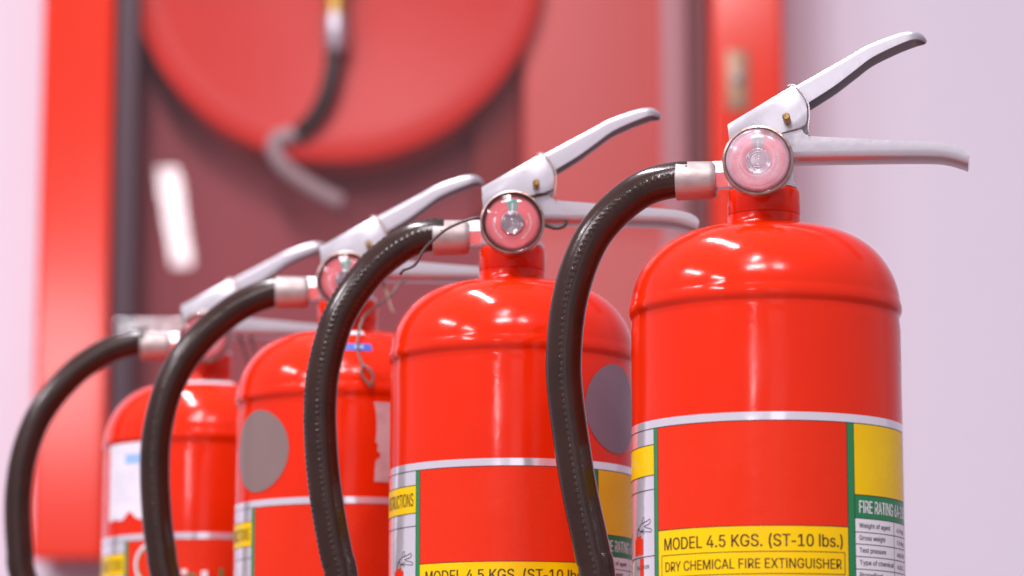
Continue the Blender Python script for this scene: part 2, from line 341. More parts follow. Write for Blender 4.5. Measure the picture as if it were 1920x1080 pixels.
'a': (765, "314 -17 268 -14 226 -5 186 10 150 30 119 56 94 88 75 124 63 166 60 212 63 252 71 287 85 316 104 341 126 362 152 380 246 414 350 432 459 446 521 462 533 471 539 484 542 501 542 505 540 534 534 560 524 583 511 603 493 620 471 633 446 643 417 648 385 650 351 648 320 643 293 634 231 591 197 538 81 572 100 615 125 650 154 680 187 704 223 724 261 738 301 748 341 754 381 756 470 746 562 708 589 688 613 661 634 630 649 591 659 546 662 494 662 0 544 0 544 102 536 102 495 48 423 2 391 -8 355 -15|335 89 377 92 415 101 448 115 476 135 499 157 518 183 531 211 539 241 542 271 542 373 510 358 455 346 394 337 345 330 264 312 240 302 220 289 203 274 191 255 183 233 181 206 183 182 189 161 200 142 215 126 233 113 255 103"),
'b': (834, "451 -16 408 -13 371 -6 339 7 271 61 232 115 220 115 220 0 103 0 103 1000 223 1000 223 628 232 628 270 680 337 733 369 745 406 753 450 756 510 750 565 735 615 709 659 673 697 628 727 575 749 514 763 446 767 371 763 296 749 228 727 166 697 113 660 68 616 32 566 5 511 -11|433 92 477 96 515 108 549 129 578 156 602 190 621 229 634 273 642 321 645 372 642 423 634 470 621 513 603 552 579 585 550 612 516 632 477 644 433 648 389 644 351 633 317 613 288 587 264 555 246 517 232 473 224 425 221 372 224 319 232 270 246 226 265 187 289 154 318 128 352 108 390 96"),
'c': (778, "407 -16 343 -11 283 5 230 32 182 69 142 114 110 167 86 228 72 295 67 368 72 443 86 511 110 572 142 626 182 671 230 707 283 734 343 750 407 756 511 741 600 700 668 633 711 544 595 515 571 568 531 611 476 639 407 648 361 644 320 631 285 610 256 581 232 547 213 508 200 464 192 418 189 368 192 320 200 274 213 231 232 192 256 158 285 130 320 108 361 96 407 91 477 101 532 130 573 174 598 230 713 201 702 169 688 138 671 110 602 42 512 -1"),
'e': (794, "417 -16 348 -11 285 5 230 32 182 69 142 113 109 167 86 227 72 294 67 367 72 441 86 508 109 569 140 624 179 669 226 706 280 734 339 750 403 756 444 753 483 747 522 735 560 719 595 697 628 670 657 637 682 599 702 554 717 503 726 445 730 381 730 333 147 333 147 434 664 434 609 397 606 445 598 488 585 528 567 563 544 593 516 617 483 635 446 645 403 649 360 645 322 634 288 616 258 592 234 563 214 530 200 493 191 455 189 415 189 349 192 297 201 250 217 209 239 173 265 144 297 121 333 104 373 94 417 91 499 104 561 143 601 207 717 179 703 142 684 108 659 77 629 50 594 27 555 9 513 -5 466 -13"),
'f': (499, "448 746 448 643 13 643 13 746|158 0 158 848 162 889 172 924 188 955 210 981 236 1003 266 1020 299 1032 333 1039 368 1042 437 1036 477 1024 447 921 422 928 383 932 350 928 323 919 303 904 290 883 281 856 279 823 279 0"),
'g': (836, "407 -296 354 -294 306 -286 263 -274 225 -259 191 -239 162 -216 137 -191 116 -165 99 -136 199 -80 239 -130 303 -173 333 -183 367 -189 407 -191 463 -186 513 -172 555 -148 587 -113 606 -68 612 -11 612 134 602 134 563 82 496 31 464 19 427 12 383 9 325 14 271 28 221 52 177 85 139 127 108 177 85 236 72 302 67 376 72 449 85 516 108 577 139 629 176 673 221 709 271 735 326 750 385 756 429 753 467 746 498 733 566 680 605 627 615 627 615 746 732 746 732 -17 727 -78 713 -131 689 -177 656 -214 617 -244 571 -267 520 -283 465 -293|403 116 446 120 484 130 518 148 547 172 571 202 590 238 603 280 611 327 614 379 611 430 603 476 590 519 571 556 548 588 519 614 485 633 446 644 403 648 359 644 319 632 285 612 256 586 232 554 213 516 200 474 192 428 189 379 192 328 200 282 214 241 233 204 257 174 286 149 320 131 359 120"),
'h': (806, "223 446 223 0 103 0 103 1000 223 1000 223 565 201 565 227 627 260 676 299 712 344 736 393 751 447 756 495 752 540 742 580 724 616 700 646 669 670 631 688 585 698 532 702 472 702 0 582 0 582 462 577 516 562 562 537 598 503 625 461 642 413 647 378 644 346 637 316 624 289 606 267 583 248 556 235 523 226 487"),
'i': (328, "103 0 103 746 223 746 223 0|164 870 143 873 123 881 106 894 92 910 84 929 81 950 84 971 92 990 106 1006 123 1019 143 1027 164 1030 187 1027 206 1019 224 1006 237 990 246 971 248 950 246 929 237 910 224 894 206 881 187 873"),
'l': (330, "100 0 100 1030 225 1030 225 0"),
'm': (1199, "103 0 103 746 220 746 221 581 211 581 224 618 240 651 260 680 284 704 310 724 338 739 368 750 399 757 431 759 482 754 527 737 565 709 595 672 617 629 631 579 614 579 625 614 642 646 663 674 688 699 716 720 748 737 783 749 820 757 858 759 901 756 940 747 977 731 1011 709 1039 680 1063 646 1080 604 1091 556 1095 501 1095 0 974 0 974 499 969 548 954 586 929 615 897 634 861 646 823 650 791 647 762 640 736 629 713 613 694 593 679 570 668 545 661 516 659 486 659 0 539 0 539 511 534 550 520 583 497 611 467 633 432 645 392 650 363 647 336 641 310 629 286 613 265 593 247 568 234 539 226 506 223 468 223 0"),
'n': (805, "223 446 223 0 103 0 103 746 219 746 220 565 201 565 227 627 260 676 299 712 344 736 393 751 447 756 495 752 540 742 580 724 615 700 645 669 669 631 688 585 698 532 702 472 702 0 582 0 582 462 577 516 562 562 537 598 503 625 461 642 413 647 378 644 346 637 316 624 289 606 267 583 248 556 235 523 226 487"),
'o': (816, "407 -16 343 -11 283 5 230 32 182 69 142 114 110 167 86 228 72 295 67 368 72 443 86 511 110 572 142 626 182 671 230 707 283 734 343 750 407 756 473 750 533 734 587 707 634 671 674 626 706 572 730 511 744 443 749 368 744 295 730 228 706 167 674 114 634 69 587 32 533 5 473 -11|407 91 455 96 496 108 531 130 561 158 585 192 604 231 617 274 625 320 628 368 625 417 617 464 604 507 585 547 561 581 531 610 496 631 455 644 407 648 361 644 320 631 285 610 256 581 232 547 213 508 200 464 192 418 189 368 192 320 200 274 213 231 232 192 256 158 285 130 320 108 361 96"),
'p': (834, "103 -281 103 746 220 746 220 628 232 628 270 680 337 733 369 745 406 753 450 756 510 750 565 735 615 709 659 673 697 628 727 575 749 514 763 446 767 371 763 296 749 228 727 166 697 113 660 68 616 32 566 5 511 -11 451 -16 408 -13 371 -6 339 7 271 61 232 115 223 115 223 -281|433 92 477 96 515 108 549 129 578 156 602 190 621 229 634 273 642 321 645 372 642 423 634 470 621 513 603 552 579 585 550 612 516 632 477 644 433 648 389 644 351 633 317 613 288 587 264 555 246 517 232 473 224 425 221 372 224 319 232 270 246 226 265 187 289 154 318 128 352 108 390 96"),
'r': (509, "103 0 103 746 219 746 219 631 227 631 244 666 268 696 300 722 336 741 376 753 419 756 451 756 479 754 479 634 452 638 407 640 373 638 342 631 313 618 287 602 265 582 247 557 234 530 226 499 223 466 223 0"),
's': (717, "358 -16 308 -14 262 -6 220 7 183 24 150 47 121 74 98 107 81 144 70 185 185 209 198 172 218 142 244 118 276 102 314 93 356 89 405 93 446 104 481 122 506 146 522 173 527 202 524 227 515 248 499 267 478 282 450 295 417 305 293 334 231 353 181 378 142 409 114 446 98 489 92 538 96 579 108 617 128 652 155 682 188 707 226 728 270 743 317 753 368 756 416 753 460 745 499 732 533 715 563 693 588 667 608 637 625 605 637 570 527 545 515 572 499 597 477 620 449 639 412 650 368 654 326 650 289 640 257 623 233 600 218 574 213 545 217 519 227 497 244 478 267 463 299 449 338 438 451 411 513 392 563 368 602 337 629 300 646 258 651 209 647 167 635 128 614 93 586 61 552 34 511 13 464 -3 413 -13"),
't': (447, "401 746 401 643 13 643 13 746|128 926 248 926 248 192 250 162 256 138 267 120 284 108 306 100 335 98 364 100 397 105 419 3 377 -5 331 -8 271 -2 221 14 181 42 151 80 133 127 128 183"),
'u': (806, "358 -10 310 -7 266 4 226 21 190 45 160 77 136 115 118 161 107 214 103 273 103 746 223 746 223 283 229 229 244 184 269 147 303 120 345 104 393 99 428 101 460 109 490 122 516 140 539 163 557 190 571 223 579 259 582 300 582 746 702 746 702 0 586 0 586 181 604 181 578 118 545 69 505 33 461 9 412 -5"),
'w': (1115, "270 0 44 746 171 746 262 420 302 268 344 81 324 81 365 265 405 420 495 746 622 746 711 420 750 267 791 81 769 81 812 266 852 420 944 746 1070 746 844 0 724 0 627 338 599 442 571 551 544 664 571 664 544 551 516 442 487 338 391 0"),
'y': (765, "93 -272 121 -168 140 -172 204 -175 223 -169 240 -159 256 -145 271 -126 284 -101 296 -70 319 -3 34 746 166 746 325 305 367 170 404 41 361 41 398 171 440 305 600 746 730 746 401 -114 347 -210 325 -234 300 -252 274 -267 245 -277 214 -283 180 -285 127 -281"),
}
def outline_area(P): return sum(P[k - 1].x * P[k].y - P[k].x * P[k - 1].y for k in range(len(P))) / 2
_shape = {}
def glyph(ch):
    """advance and filled outlines (points, triangles) of one letter; holes run the other way round"""
    if ch not in _shape:
        adv, d = GLYPH[ch]; out = []
        C = []
        for c in (d.split('|') if d else []):
            q = [int(v) for v in c.split()]; C.append([Vector((q[k], q[k + 1], 0)) for k in range(0, len(q), 2)])
        solid = [c for c in C if outline_area(c) < 0]; holes = [c for c in C if outline_area(c) >= 0]
        big = min(solid, key=outline_area) if solid else None
        for c in solid:
            polys = [c] + (holes if c is big else [])
            out.append(([p for q in polys for p in q], tessellate_polygon(polys)))
        _shape[ch] = (adv, out)
    return _shape[ch]
def text_on(bm, s, a0, a1, z, cap, r, bold=0.):
    """print a line of lettering between two angles"""
    V = []; Fs = []; x = 0
    for ch in s:
        adv, shapes = glyph(ch); lift = 0
        for P, tri in shapes:
            for sh in ((0,) if not bold else (-bold, bold)):
                n0 = len(V)
                V += [(x + p.x + sh, p.y, lift) for p in P]
                Fs += [tuple(n0 + q for q in f) for f in tri]
                lift += .000012
        x += adv
    x0 = min(v[0] for v in V); x1 = max(v[0] for v in V)
    vs = [bm.verts.new(cp(a0 + (v[0] - x0) / (x1 - x0) * (a1 - a0), z + v[1] / 1000 * cap, r + v[2])) for v in V]
    for f in Fs:
        try: bm.faces.new([vs[i] for i in f])
        except ValueError: pass
def mk(fn, smooth=True, auto=None):
    bm = bmesh.new(); fn(bm); return mesh(bm, smooth, auto=auto)

# ------------------------------------------------------------------ setting: floor and wall
def simple(name, bm, m, label=None):
    o = link(name, mesh(bm, False), None, m); o['kind'] = 'structure'
    if label: o['label'] = label
    return o
M['wall'] = mat('pink_white_wall', (.83, .765, .87), .6, bump=[(60, .0006, 3)], var=(1.5, (.80, .74, .845), .7))
M['floor'] = mat('pale_floor', (.20, .155, .16), .3, var=(3, (.17, .13, .14), .8))
bm = bmesh.new(); box(bm, -6, 6, -3, 5.0, -.2, 0); simple('floor', bm, M['floor'])
bm = bmesh.new(); box(bm, -6, 6, 4.66, 4.86, 0.003, 3.4); simple('wall', bm, M['wall'])

# ------------------------------------------------------------------ hose cabinet on the wall
M['frame'] = mat('cabinet_red_enamel', (.88, .030, .003), .14, bump=[(3, .00025, 1)])
M['inner'] = mat('cabinet_inner_red', (.42, .036, .046), .5)
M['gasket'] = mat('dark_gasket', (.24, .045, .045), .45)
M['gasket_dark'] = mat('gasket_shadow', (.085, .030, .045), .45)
M['reel'] = mat('reel_red', (.98, .026, .008), .3, spec=.2)
M['lockm'] = mat('lock_zinc', (.40, .24, .16), .4, .6)
XL, XR, ZB, ZT, YF, YB = -.679, .392, .470, 1.86, 4.50, 4.655
GL, GR, GB, GT = -.575, .287, .575, 1.76
cab = empty('hose_cabinet', (0, 0, 0), 'red wall cabinet with glass door holding a hose reel, blurred behind the extinguishers', 'cabinet')
def part(name, fn, m, parent, smooth=False, auto=None): return link(name, mk(fn, smooth, auto), parent, m)
part('door_stile', lambda b: box(b, XL, GL, YF, YF + .05, ZB, ZT, .008), M['frame'], cab, False)
part('door_stile', lambda b: box(b, GR, XR, YF, YF + .05, ZB, ZT, .008), M['frame'], cab, False)
part('door_rail', lambda b: box(b, GL + .0015, GR - .0015, YF + .002, YF + .05, ZB, GB, .006), M['frame'], cab, False)
part('door_rail', lambda b: box(b, GL + .0015, GR - .0015, YF + .002, YF + .05, GT, ZT, .006), M['frame'], cab, False)
part('back_panel', lambda b: box(b, XL + .02, XR - .02, YB - .006, YB + .004, ZB + .01, ZT - .01), M['inner'], cab)
part('side_panel', lambda b: box(b, XL + .004, XL + .02, YF + .052, YB + .003, ZB + .003, ZT - .003), M['frame'], cab)
part('side_panel', lambda b: box(b, XR - .02, XR - .004, YF + .052, YB + .003, ZB + .003, ZT - .003), M['frame'], cab)
part('bottom_panel', lambda b: box(b, XL + .022, XR - .022, YF + .052, YB - .007, ZB + .004, ZB + .018), M['frame'], cab)
part('top_panel', lambda b: box(b, XL + .022, XR - .022, YF + .052, YB - .007, ZT - .018, ZT - .004), M['frame'], cab)
part('gasket', lambda b: box(b, GL + .001, GL + .034, YF + .012, YF + .046, GB + .001, GT - .001, .004), M['gasket_dark'], cab)  # gasket strip with the door's inner shadow painted into its dark colour
part('gasket', lambda b: box(b, GR - .028, GR - .001, YF + .012, YF + .046, GB + .001, GT - .001, .004), M['gasket'], cab)  # gasket strip coloured as the shadow gap between pane and frame
part('glass_pane', lambda b: box(b, GL + .012, GR - .012, YF + .004, YF + .009, GB + .003, GT - .003), M['pane'], cab)
part('compartment_panel', lambda b: box(b, .015, .262, 4.575, 4.645, ZB + .02, ZT - .02, .01), mat('compartment_pink_red', (.95, .13, .105), .45), cab, True, 50)
part('edge_trim', lambda b: box(b, .218, .2575, 4.562, 4.574, ZB + .03, ZT - .03, .004), mat('trim_pale_pink', (.80, .34, .36), .4), cab, True, 50)  # pale strip painted as a reflection in the door glass
part('bracket', lambda b: box(b, -.058, .0135, 4.606, 4.643, .98, ZT - .03, .004), mat('bracket_dark_red', (.34, .022, .016), .5), cab, True, 50)  # dark red panel paints in the shadow gap beside the reel
lk = part('lock_plate', lambda b: box(b, .309, .341, YF - .004, YF + .001, 1.115, 1.205, .002), M['lockm'], cab, True, 50)
part('key_cylinder', lambda b: lathe(b, [(.0, .0), (.009, .0), (.009, .006), (.006, .008), (0, .008)], 24, '-Y', (.325, YF - .0035, 1.165)), M['alu'], lk, True, 40)
# hose reel inside
RX, RY, RZ = -.257, 4.575, 1.356
reel = empty('hose_reel', (RX, RY, RZ), 'large round red hose reel behind the cabinet glass', 'hose reel')
part('front_flange', lambda b: lathe(b, [(0, .004), (.10, .004), (.14, .007), (.20, .014), (.26, .023), (.296, .029), (.304, .026), (.304, .018), (.296, .012), (.26, .004), (.2, -.004), (0, -.004)], 96, '-Y'), M['reel'], reel, True, 50)
part('back_flange', lambda b: lathe(b, [(0, -.050), (.30, -.050), (.305, -.054), (.30, -.058), (0, -.058)], 96, '-Y'), M['reel'], reel, True, 50)
part('drum', lambda b: lathe(b, [(.16, -.049), (.16, -.005)], 64, '-Y'), M['reel'], reel, True, 50)
part('hub', lambda b: lathe(b, [(0, .040), (.03, .040), (.045, .030), (.05, .0045)], 48, '-Y'), M['alu'], reel, True, 50)
part('wound_hose', lambda b: [tube(b, [Vector((math.cos(a) * rr, y, math.sin(a) * rr)) for a in [2 * math.pi * k / 64 for k in range(65)]], .0105, 10) for rr in (.18, .203, .226, .249) for y in (.016, .038)], M['rubber'], reel, True)
# hose end hanging in front of the reel
he = empty('reel_hose_end', (0, 0, 0), 'loose end of black reel hose with a brass nozzle hanging before the red reel', 'hose')
cpts, _ = catmull([(-.257, 4.535, 1.255), (-.258, 4.535, 1.225), (-.261, 4.535, 1.184), (-.271, 4.535, 1.144), (-.288, 4.536, 1.112), (-.312, 4.538, 1.089)], 40)
part('hose', lambda b: tube(b, cpts, .0125, 14), M['rubber'], he, True)
cpt2, _ = catmull([(-.312, 4.538, 1.089), (-.338, 4.54, 1.085), (-.345, 4.542, 1.070), (-.336, 4.545, 1.050), (-.322, 4.55, 1.036), (-.288, 4.56, 1.014), (-.249, 4.57, .995)], 50)
part('worn_grey_hose', lambda b: tube(b, cpt2, .0125, 14), mat('worn_grey_hose', (.62, .44, .44), .4), he, True)  # pale grey end section of the hose
nz = part('nozzle', lambda b: lathe(b, [(0, 1.42), (.011, 1.42), (.013, 1.36), (.017, 1.33), (.017, 1.268), (0, 1.268)], 32, 'Z', (-.257, 4.535, 0)), mat('yellow_brass', (.72, .43, .07), .3, .6), he, True, 40)
part('coupling', lambda b: lathe(b, [(0, 1.2675), (.0185, 1.2675), (.0195, 1.25), (.0195, 1.225), (.015, 1.212), (0, 1.212)], 32, 'Z', (-.257, 4.535, 0)), M['nutm'], nz, True, 40)

# ------------------------------------------------------------------ extinguisher shared meshes
RB = .0748
prof = [(.0, .0), (.066, .0), (.072, .004), (.0735, .012), (.0747, .020), (.0747, .370), (.0743, .3735), (.0740, .3770), (.0742, .3781), (.0751, .3791), (.0757, .3810), (.0756, .3836), (.0749, .3862)]
for k in range(1, 31):
    t = (math.pi / 2) * k / 30
    r = .0748 * math.cos(t) ** (2 / 3.497); z = .3855 + .0437 * math.sin(t) ** (2 / 1.713)
    if r < .0225: break
    prof.append((r, z))
prof += [(.0222, .4300), (.0212, .4308), (.0206, .4325), (.0204, .4345), (.0203, .436)]
ME = {}
ME['body'] = mk(lambda b: lathe(b, prof, 128), True, 60)
ME['neck'] = mk(lambda b: lathe(b, [(.0203, .4362), (.0205, .4366), (.0205, .4485), (.0200, .4503), (.0188, .4510), (.015, .4510)], 72), True, 60)
ME['valve'] = mk(lambda b: (lathe(b, [(.016, .4508), (.0192, .4512), (.0194, .4530), (.0185, .4540), (.0168, .4545), (.0166, .466), (.0150, .468), (.0135, .476), (.0, .476)], 48),
                            lathe(b, [(.0085, .010), (.0085, .034)], 32, '-Y', (0, 0, .4591)),
                            lathe(b, [(.0078, -.020), (.0078, -.012)], 6, 'X', (0, 0, .4595))), True, 35)
ME['nut'] = mk(lambda b: lathe(b, [(.0066, -.0300), (.0083, -.0285), (.0086, -.0278), (.0086, -.0195), (.0080, -.0188), (.006, -.0186)], 6, 'X', (0, 0, .4604)), False)
ME['ferrule'] = mk(lambda b: lathe(b, [(.0088, -.0490), (.0107, -.0490), (.0111, -.0485), (.0109, -.0300), (.0105, -.0278), (.0094, -.0264), (.007, -.0262)], 16, 'X', (0, 0, .4578)), True, 30)
mm = lambda L: [(a / 1000, b / 1000) for a, b in L]
ME['upper_lever'] = channel(mm([(12.9, 504.8), (19, 508.3), (36.8, 518), (49.1, 524.7), (58.7, 530.1), (69.9, 534.5), (79.3, 537.3), (85.8, 537.8), (90.3, 536.2), (92.6, 533.6)]),
                            mm([(18, 493), (25.4, 497.8), (40, 506.8), (52, 515.6), (61, 522.3), (71, 527.3), (81, 531.4), (86.5, 533), (90, 533.0), (91.8, 532.6)]), .0215, .0013, .0026, 80, .16)
ME['lower_lever'] = channel(mm([(2, 466), (15, 465.8), (18, 465.7), (21, 465.7), (25.5, 465.7), (45.4, 465.5), (73, 465.1), (95, 464.4), (104, 463), (110, 461.0), (113.6, 459.6)]),
                            mm([(2, 477), (12, 484), (17, 485), (22, 484), (25.8, 479.6), (45.6, 477.6), (73.3, 475.2), (95.5, 473.6), (106.5, 471.8), (112.6, 469), (114.8, 466)]), .0215, .0022, .0050, 70)
poly = mm([(-18.9, 486.5), (17.7, 507.6), (20, 506.2), (23.2, 502.6), (25.0, 499.2), (25.7, 494.), (25.7, 488.2), (24.6, 485.3), (21.8, 483.4), (12.0, 481.2), (0.7, 478.0), (-17.5, 473.5)])
def brk(b):
    prism_y(b, poly, -.0127, -.0113, .0004); prism_y(b, poly, .0113, .0127, .0004)
    top = mm([(-18.9, 486.2), (-18.4, 487.3), (17.2, 507.9), (18.1, 507.9), (20, 506.3), (19, 505.4), (17.6, 506.3), (-17.6, 485.9)])
    prism_y(b, top, -.0119, .0119, .0003)
ME['lever_bracket'] = mk(brk, True, 35)
ME['pivot_pin'] = mk(lambda b: lathe(b, [(0, .0258), (.0016, .0258), (.0021, .0252), (.0021, .0120)], 20, '-Y', (.0146, 0, .4876)), True, 40)
def thread(b):
    p, _ = catmull([Vector(q) / 1000 for q in [(15.5, -13.4, 507.5), (17, -8, 509.3), (20, -13.3, 507), (24, -13.6, 502), (26.4, -13.6, 497), (27, -13.5, 490), (26.3, -13.4, 484), (26.6, -12, 479.8)]], 27)
    tube(b, p, .00045, 6)
    for q in p:
        bmesh.ops.create_icosphere(b, subdivisions=1, radius=.00062, matrix=Matrix.Translation(q))
ME['seal_thread'] = mk(thread)
GZ = .4591
ME['gauge'] = mk(lambda b: lathe(b, [(.0085, .0335), (.0165, .034), (.0192, .0355), (.0197, .038), (.0197, .0438), (.0193, .0452), (.0184, .0455), (.0178, .0450), (.0176, .0425), (.0, .0425)], 72, '-Y', (0, 0, GZ)), True, 40)
ME['dial'] = mk(lambda b: lathe(b, [(.0176, .04255), (.0, .04262)], 64, '-Y', (0, 0, GZ), False))
ME['cover'] = mk(lambda b: lathe(b, [(.0177, .0440), (.0172, .0462), (.0160, .0472), (.0150, .0472), (.0147, .0475), (.0142, .0478), (.0100, .0483), (.0068, .0485), (.0062, .0478), (.0052, .0480), (.003, .0481), (0, .0481)], 72, '-Y', (0, 0, GZ), False))
def coil(b):
    for r_ in (.0009, .0023, .0037, .0051, .0065):
        tube(b, [Vector((math.cos(a) * r_, -.0440, GZ + math.sin(a) * r_)) for a in [2 * math.pi * k / 32 for k in range(33)]], .00045, 6)
ME['coil'] = mk(coil)
ME['coil_plate'] = mk(lambda b: lathe(b, [(.0, .0434), (.0068, .0434)], 32, '-Y', (0, 0, GZ), False))
def wedge(b):
    A = [(-17 + 34 * k / 8) for k in range(9)]
    P = lambda a, r_: Vector((r_ * math.sin(R(a)), -.0428, GZ + r_ * math.cos(R(a))))
    lo = [b.verts.new(P(a, .0070)) for a in A]; hi = [b.verts.new(P(a, .0148)) for a in A]
    for k in range(8): b.faces.new((lo[k], lo[k + 1], hi[k + 1], hi[k]))
ME['pressure_zone'] = mk(wedge)
ME['needle'] = mk(lambda b: (box(b, -.0004, .0004, -.0432, -.0430, GZ + .0068, GZ + .0118)), False)
def marks(b):
    P = lambda a, r_: Vector((r_ * math.sin(R(a)), -.0428, GZ + r_ * math.cos(R(a))))
    for c0, c1, r0 in ((60, 150, .0105), (215, 285, .0105), (300, 304, .0115)):
        a = c0
        while a < c1:
            wdt = random.choice((2.5, 3.5, 3.0)); h = random.choice((.0011, .0013))
            b.faces.new([b.verts.new(P(a, r0)), b.verts.new(P(a + wdt, r0)), b.verts.new(P(a + wdt, r0 + h)), b.verts.new(P(a, r0 + h))]); a += 6
ME['dial_marking'] = mk(marks)

# ---- label sheet and its prints
rF, r1, r2, r3 = .07492, .07500, .07506, .07512
ZTOP, ZBAND, ZL = .3167, .3121, .130
ME['label'] = mk(lambda b: patch(b, -105, 108, ZL, ZTOP, rF))
ME['red_field'] = mk(lambda b: patch(b, -56.2, 29.8, .2562, ZBAND, r1))
ME['yellow_field'] = mk(lambda b: patch(b, -56.2, 29.8, .16, .2562, r1))
ME['green_stripL'] = mk(lambda b: patch(b, -58.9, -56.2, ZL, ZBAND, r1))
ME['green_stripR'] = mk(lambda b: patch(b, 29.8, 33.3, ZL, ZBAND, r1))
ME['yellow_right'] = mk(lambda b: patch(b, 33.3, 75.0, .2738, ZBAND, r1))
ME['green_rating'] = mk(lambda b: patch(b, 33.3, 75.0, .2613, .2738, r1))
ME['white_table'] = mk(lambda b: patch(b, 33.3, 75.0, ZL, .2613, r1))
ME['yellow_left'] = mk(lambda b: patch(b, -105, -58.9, .2869, .3034, r1))
def rules(b):
    h = .00022
    def H(a0, a1, z): patch(b, a0, a1, z - h, z + h, r2)
    def V(a, z0, z1): patch(b, a - .17, a + .17, z0, z1, r2)
    H(-105, 75.2, ZBAND)
    for z in (.3034, .2869, .2791, .2433, .205): H(-105, -58.9, z)
    H(-56.2, 29.8, .2562)
    for a in (-58.9, -56.2, 29.8, 33.3, 75.1): V(a, ZL, ZBAND)
    for z in (.2738, .2613, .2539, .2475, .2409, .2342, .2276, .221): H(33.3, 75, z)
    V(59.5, ZL, .2613)
    for z in (.2425, .2308): H(-54, 27.9, z)
    for a in (-54, 27.9): V(a, .2308, .2425)
ME['rule_lines'] = mk(rules)
ME['model_lettering'] = mk(lambda b: text_on(b, "MODEL 4.5 KGS. (ST-10 lbs.)", -52.3, 27.0, .2453, .0064, r3, 24))
ME['type_lettering'] = mk(lambda b: text_on(b, "DRY CHEMICAL FIRE EXTINGUISHER", -51.7, 26.3, .2337, .0052, r3, 20))
ME['rating_lettering'] = mk(lambda b: text_on(b, "FIRE RATING 6A-10B", 35.6, 74.2, .2642, .0066, r3, 38))
def rows(b):
    for k, (s, a1, v, b1) in enumerate((("Weight of agent", 56.0, "4.5 Kgs.", 73), ("Gross weight", 51.8, "7.5 Kgs.", 73), ("Test pressure", 52.2, "400 Psi", 72.4), ("Type of chemical", 58.4, "A.B.C.", 71.5), ("Propellant", 49.5, "", 66))):
        z = (.2563, .2497, .2431, .2366, .2300)[k]
        text_on(b, s, 35.4, a1, z, .0025, r3, 22)
        if v: text_on(b, v, 62.3, b1, z - .0003, .0022, r3, 14)
ME['table_lettering'] = mk(rows)
ME['instructions_lettering'] = mk(lambda b: text_on(b, "INSTRUCTIONS", -91, -60.8, .2912, .0078, r3, 14))
def picto(b):
    for P in ([(-75, .2560), (-73, .2600), (-70.5, .2616), (-66, .2622), (-62.6, .2634), (-61.8, .2622), (-63.5, .2606), (-68, .2600)],
              [(-68, .2600), (-66, .2590), (-62.5, .2582), (-60.9, .2572), (-61.4, .2562), (-64, .2566), (-69, .2572)],
              [(-70, .2622), (-69.3, .2645), (-68, .2650), (-67.6, .2630), (-68.5, .2612)],
              [(-74, .2590), (-71.5, .2575), (-69, .2578), (-67.5, .2585)], [(-76, .2550), (-75.5, .2585), (-73, .2600)],
              [(-72.5, .2550), (-72, .2572), (-69, .2572), (-68, .2555)]):
        ribbon(b, P, .0004, r3)
ME['pictogram_hand'] = mk(picto)
ME['pictogram_bottle'] = mk(lambda b: (patch(b, -79, -69, .2448, .2535, r2), patch(b, -77, -71, .2535, .2552, r2), patch(b, -72.5, -68.5, .232, .2428, r2)))
ME['step_lettering'] = mk(lambda b: text_on(b, "THE LEVER", -77, -63.5, .2368, .0020, r3))

# ------------------------------------------------------------------ hoses (x, z in mm, in each extinguisher's own plane)
HO = [[(-42, 459), (-49.1, 458.6), (-60.6, 456.5), (-70.8, 452.1), (-80.8, 444.8), (-89.9, 435.8), (-96.9, 426.4), (-102.6, 414.8), (-107.0, 402.1), (-110.2, 388.9), (-112.0, 376.1), (-113.0, 363.1), (-113.2, 350.4), (-112.3, 336.9), (-110.6, 323.0), (-108.2, 306.2), (-105.7, 289.7), (-102.7, 274.2), (-99.7, 260.5), (-97.1, 247.8), (-94.8, 236.8)],
      [(-42, 459.5), (-49.0, 459.3), (-58.4, 457.5), (-67.4, 453.3), (-76.8, 446.8), (-84.9, 439.6), (-91.8, 431.5), (-98.1, 422.9), (-103.3, 414.3), (-107.5, 405.6), (-110.8, 395.4), (-113.6, 385.2), (-115.9, 373.5), (-117.0, 363.9), (-117.5, 347.9), (-116.9, 332.1), (-115.6, 316.0), (-113.7, 300.2), (-111.1, 284.4), (-108.3, 269.7), (-106.0, 259.2), (-103.6, 249.8)],
      [(-42, 458.5), (-49.6, 457.9), (-58.2, 455.5), (-67.5, 451.6), (-76.9, 446.3), (-85.2, 440.0), (-93.1, 433.1), (-100.1, 425.9), (-106.0, 418.8), (-111.4, 411.1), (-117.0, 400.5), (-121.6, 389.6), (-125.3, 376.3), (-127.8, 362.3), (-129.0, 347.5), (-128.8, 329.4), (-127.8, 314.7), (-126.2, 298.2), (-123.8, 282.8), (-120.7, 265.6)],
      [(-45, 461.5), (-52.4, 460.8), (-65.0, 457.6), (-73.7, 453.9), (-82.4, 449.0), (-95.0, 440.0), (-106.0, 429.0), (-115.9, 416.7), (-124.5, 402.9), (-130.6, 387.9), (-134.7, 373.0), (-137.2, 356.7), (-138.2, 338.9), (-137.6, 321.8), (-135.9, 303.4), (-133.2, 284.3)]]
def hose_mesh(path, phase, amps):
    x, z = path[-1]; tail = [(x + (-88 - x) * .45, z - 50), (x + (-88 - x) * .8, z - 100), (-88.5, 115), (-88.5, 95)]
    pts, L = catmull([(a / 1000, 0, b / 1000) for a, b in path + tail], 720)
    def ridge(a, s):
        d = 0
        for c, amp in amps:
            q = (math.degrees(a) - c + 180) % 360 - 180
            if abs(q) < 8:
                env = math.cos(q / 8 * math.pi / 2) ** 2
                h = math.sin(math.floor(s / .0036) * 12.9898 + phase * 7 + c) * 43758.5453
                d += amp * (.45 + .75 * (h - math.floor(h))) * env * (.5 + .5 * math.sin(s * 2 * math.pi / .0036 - math.pi / 2))
        return d
    b = bmesh.new(); tube(b, pts, .0102, 72, ridge)
    return mesh(b), pts[-1]

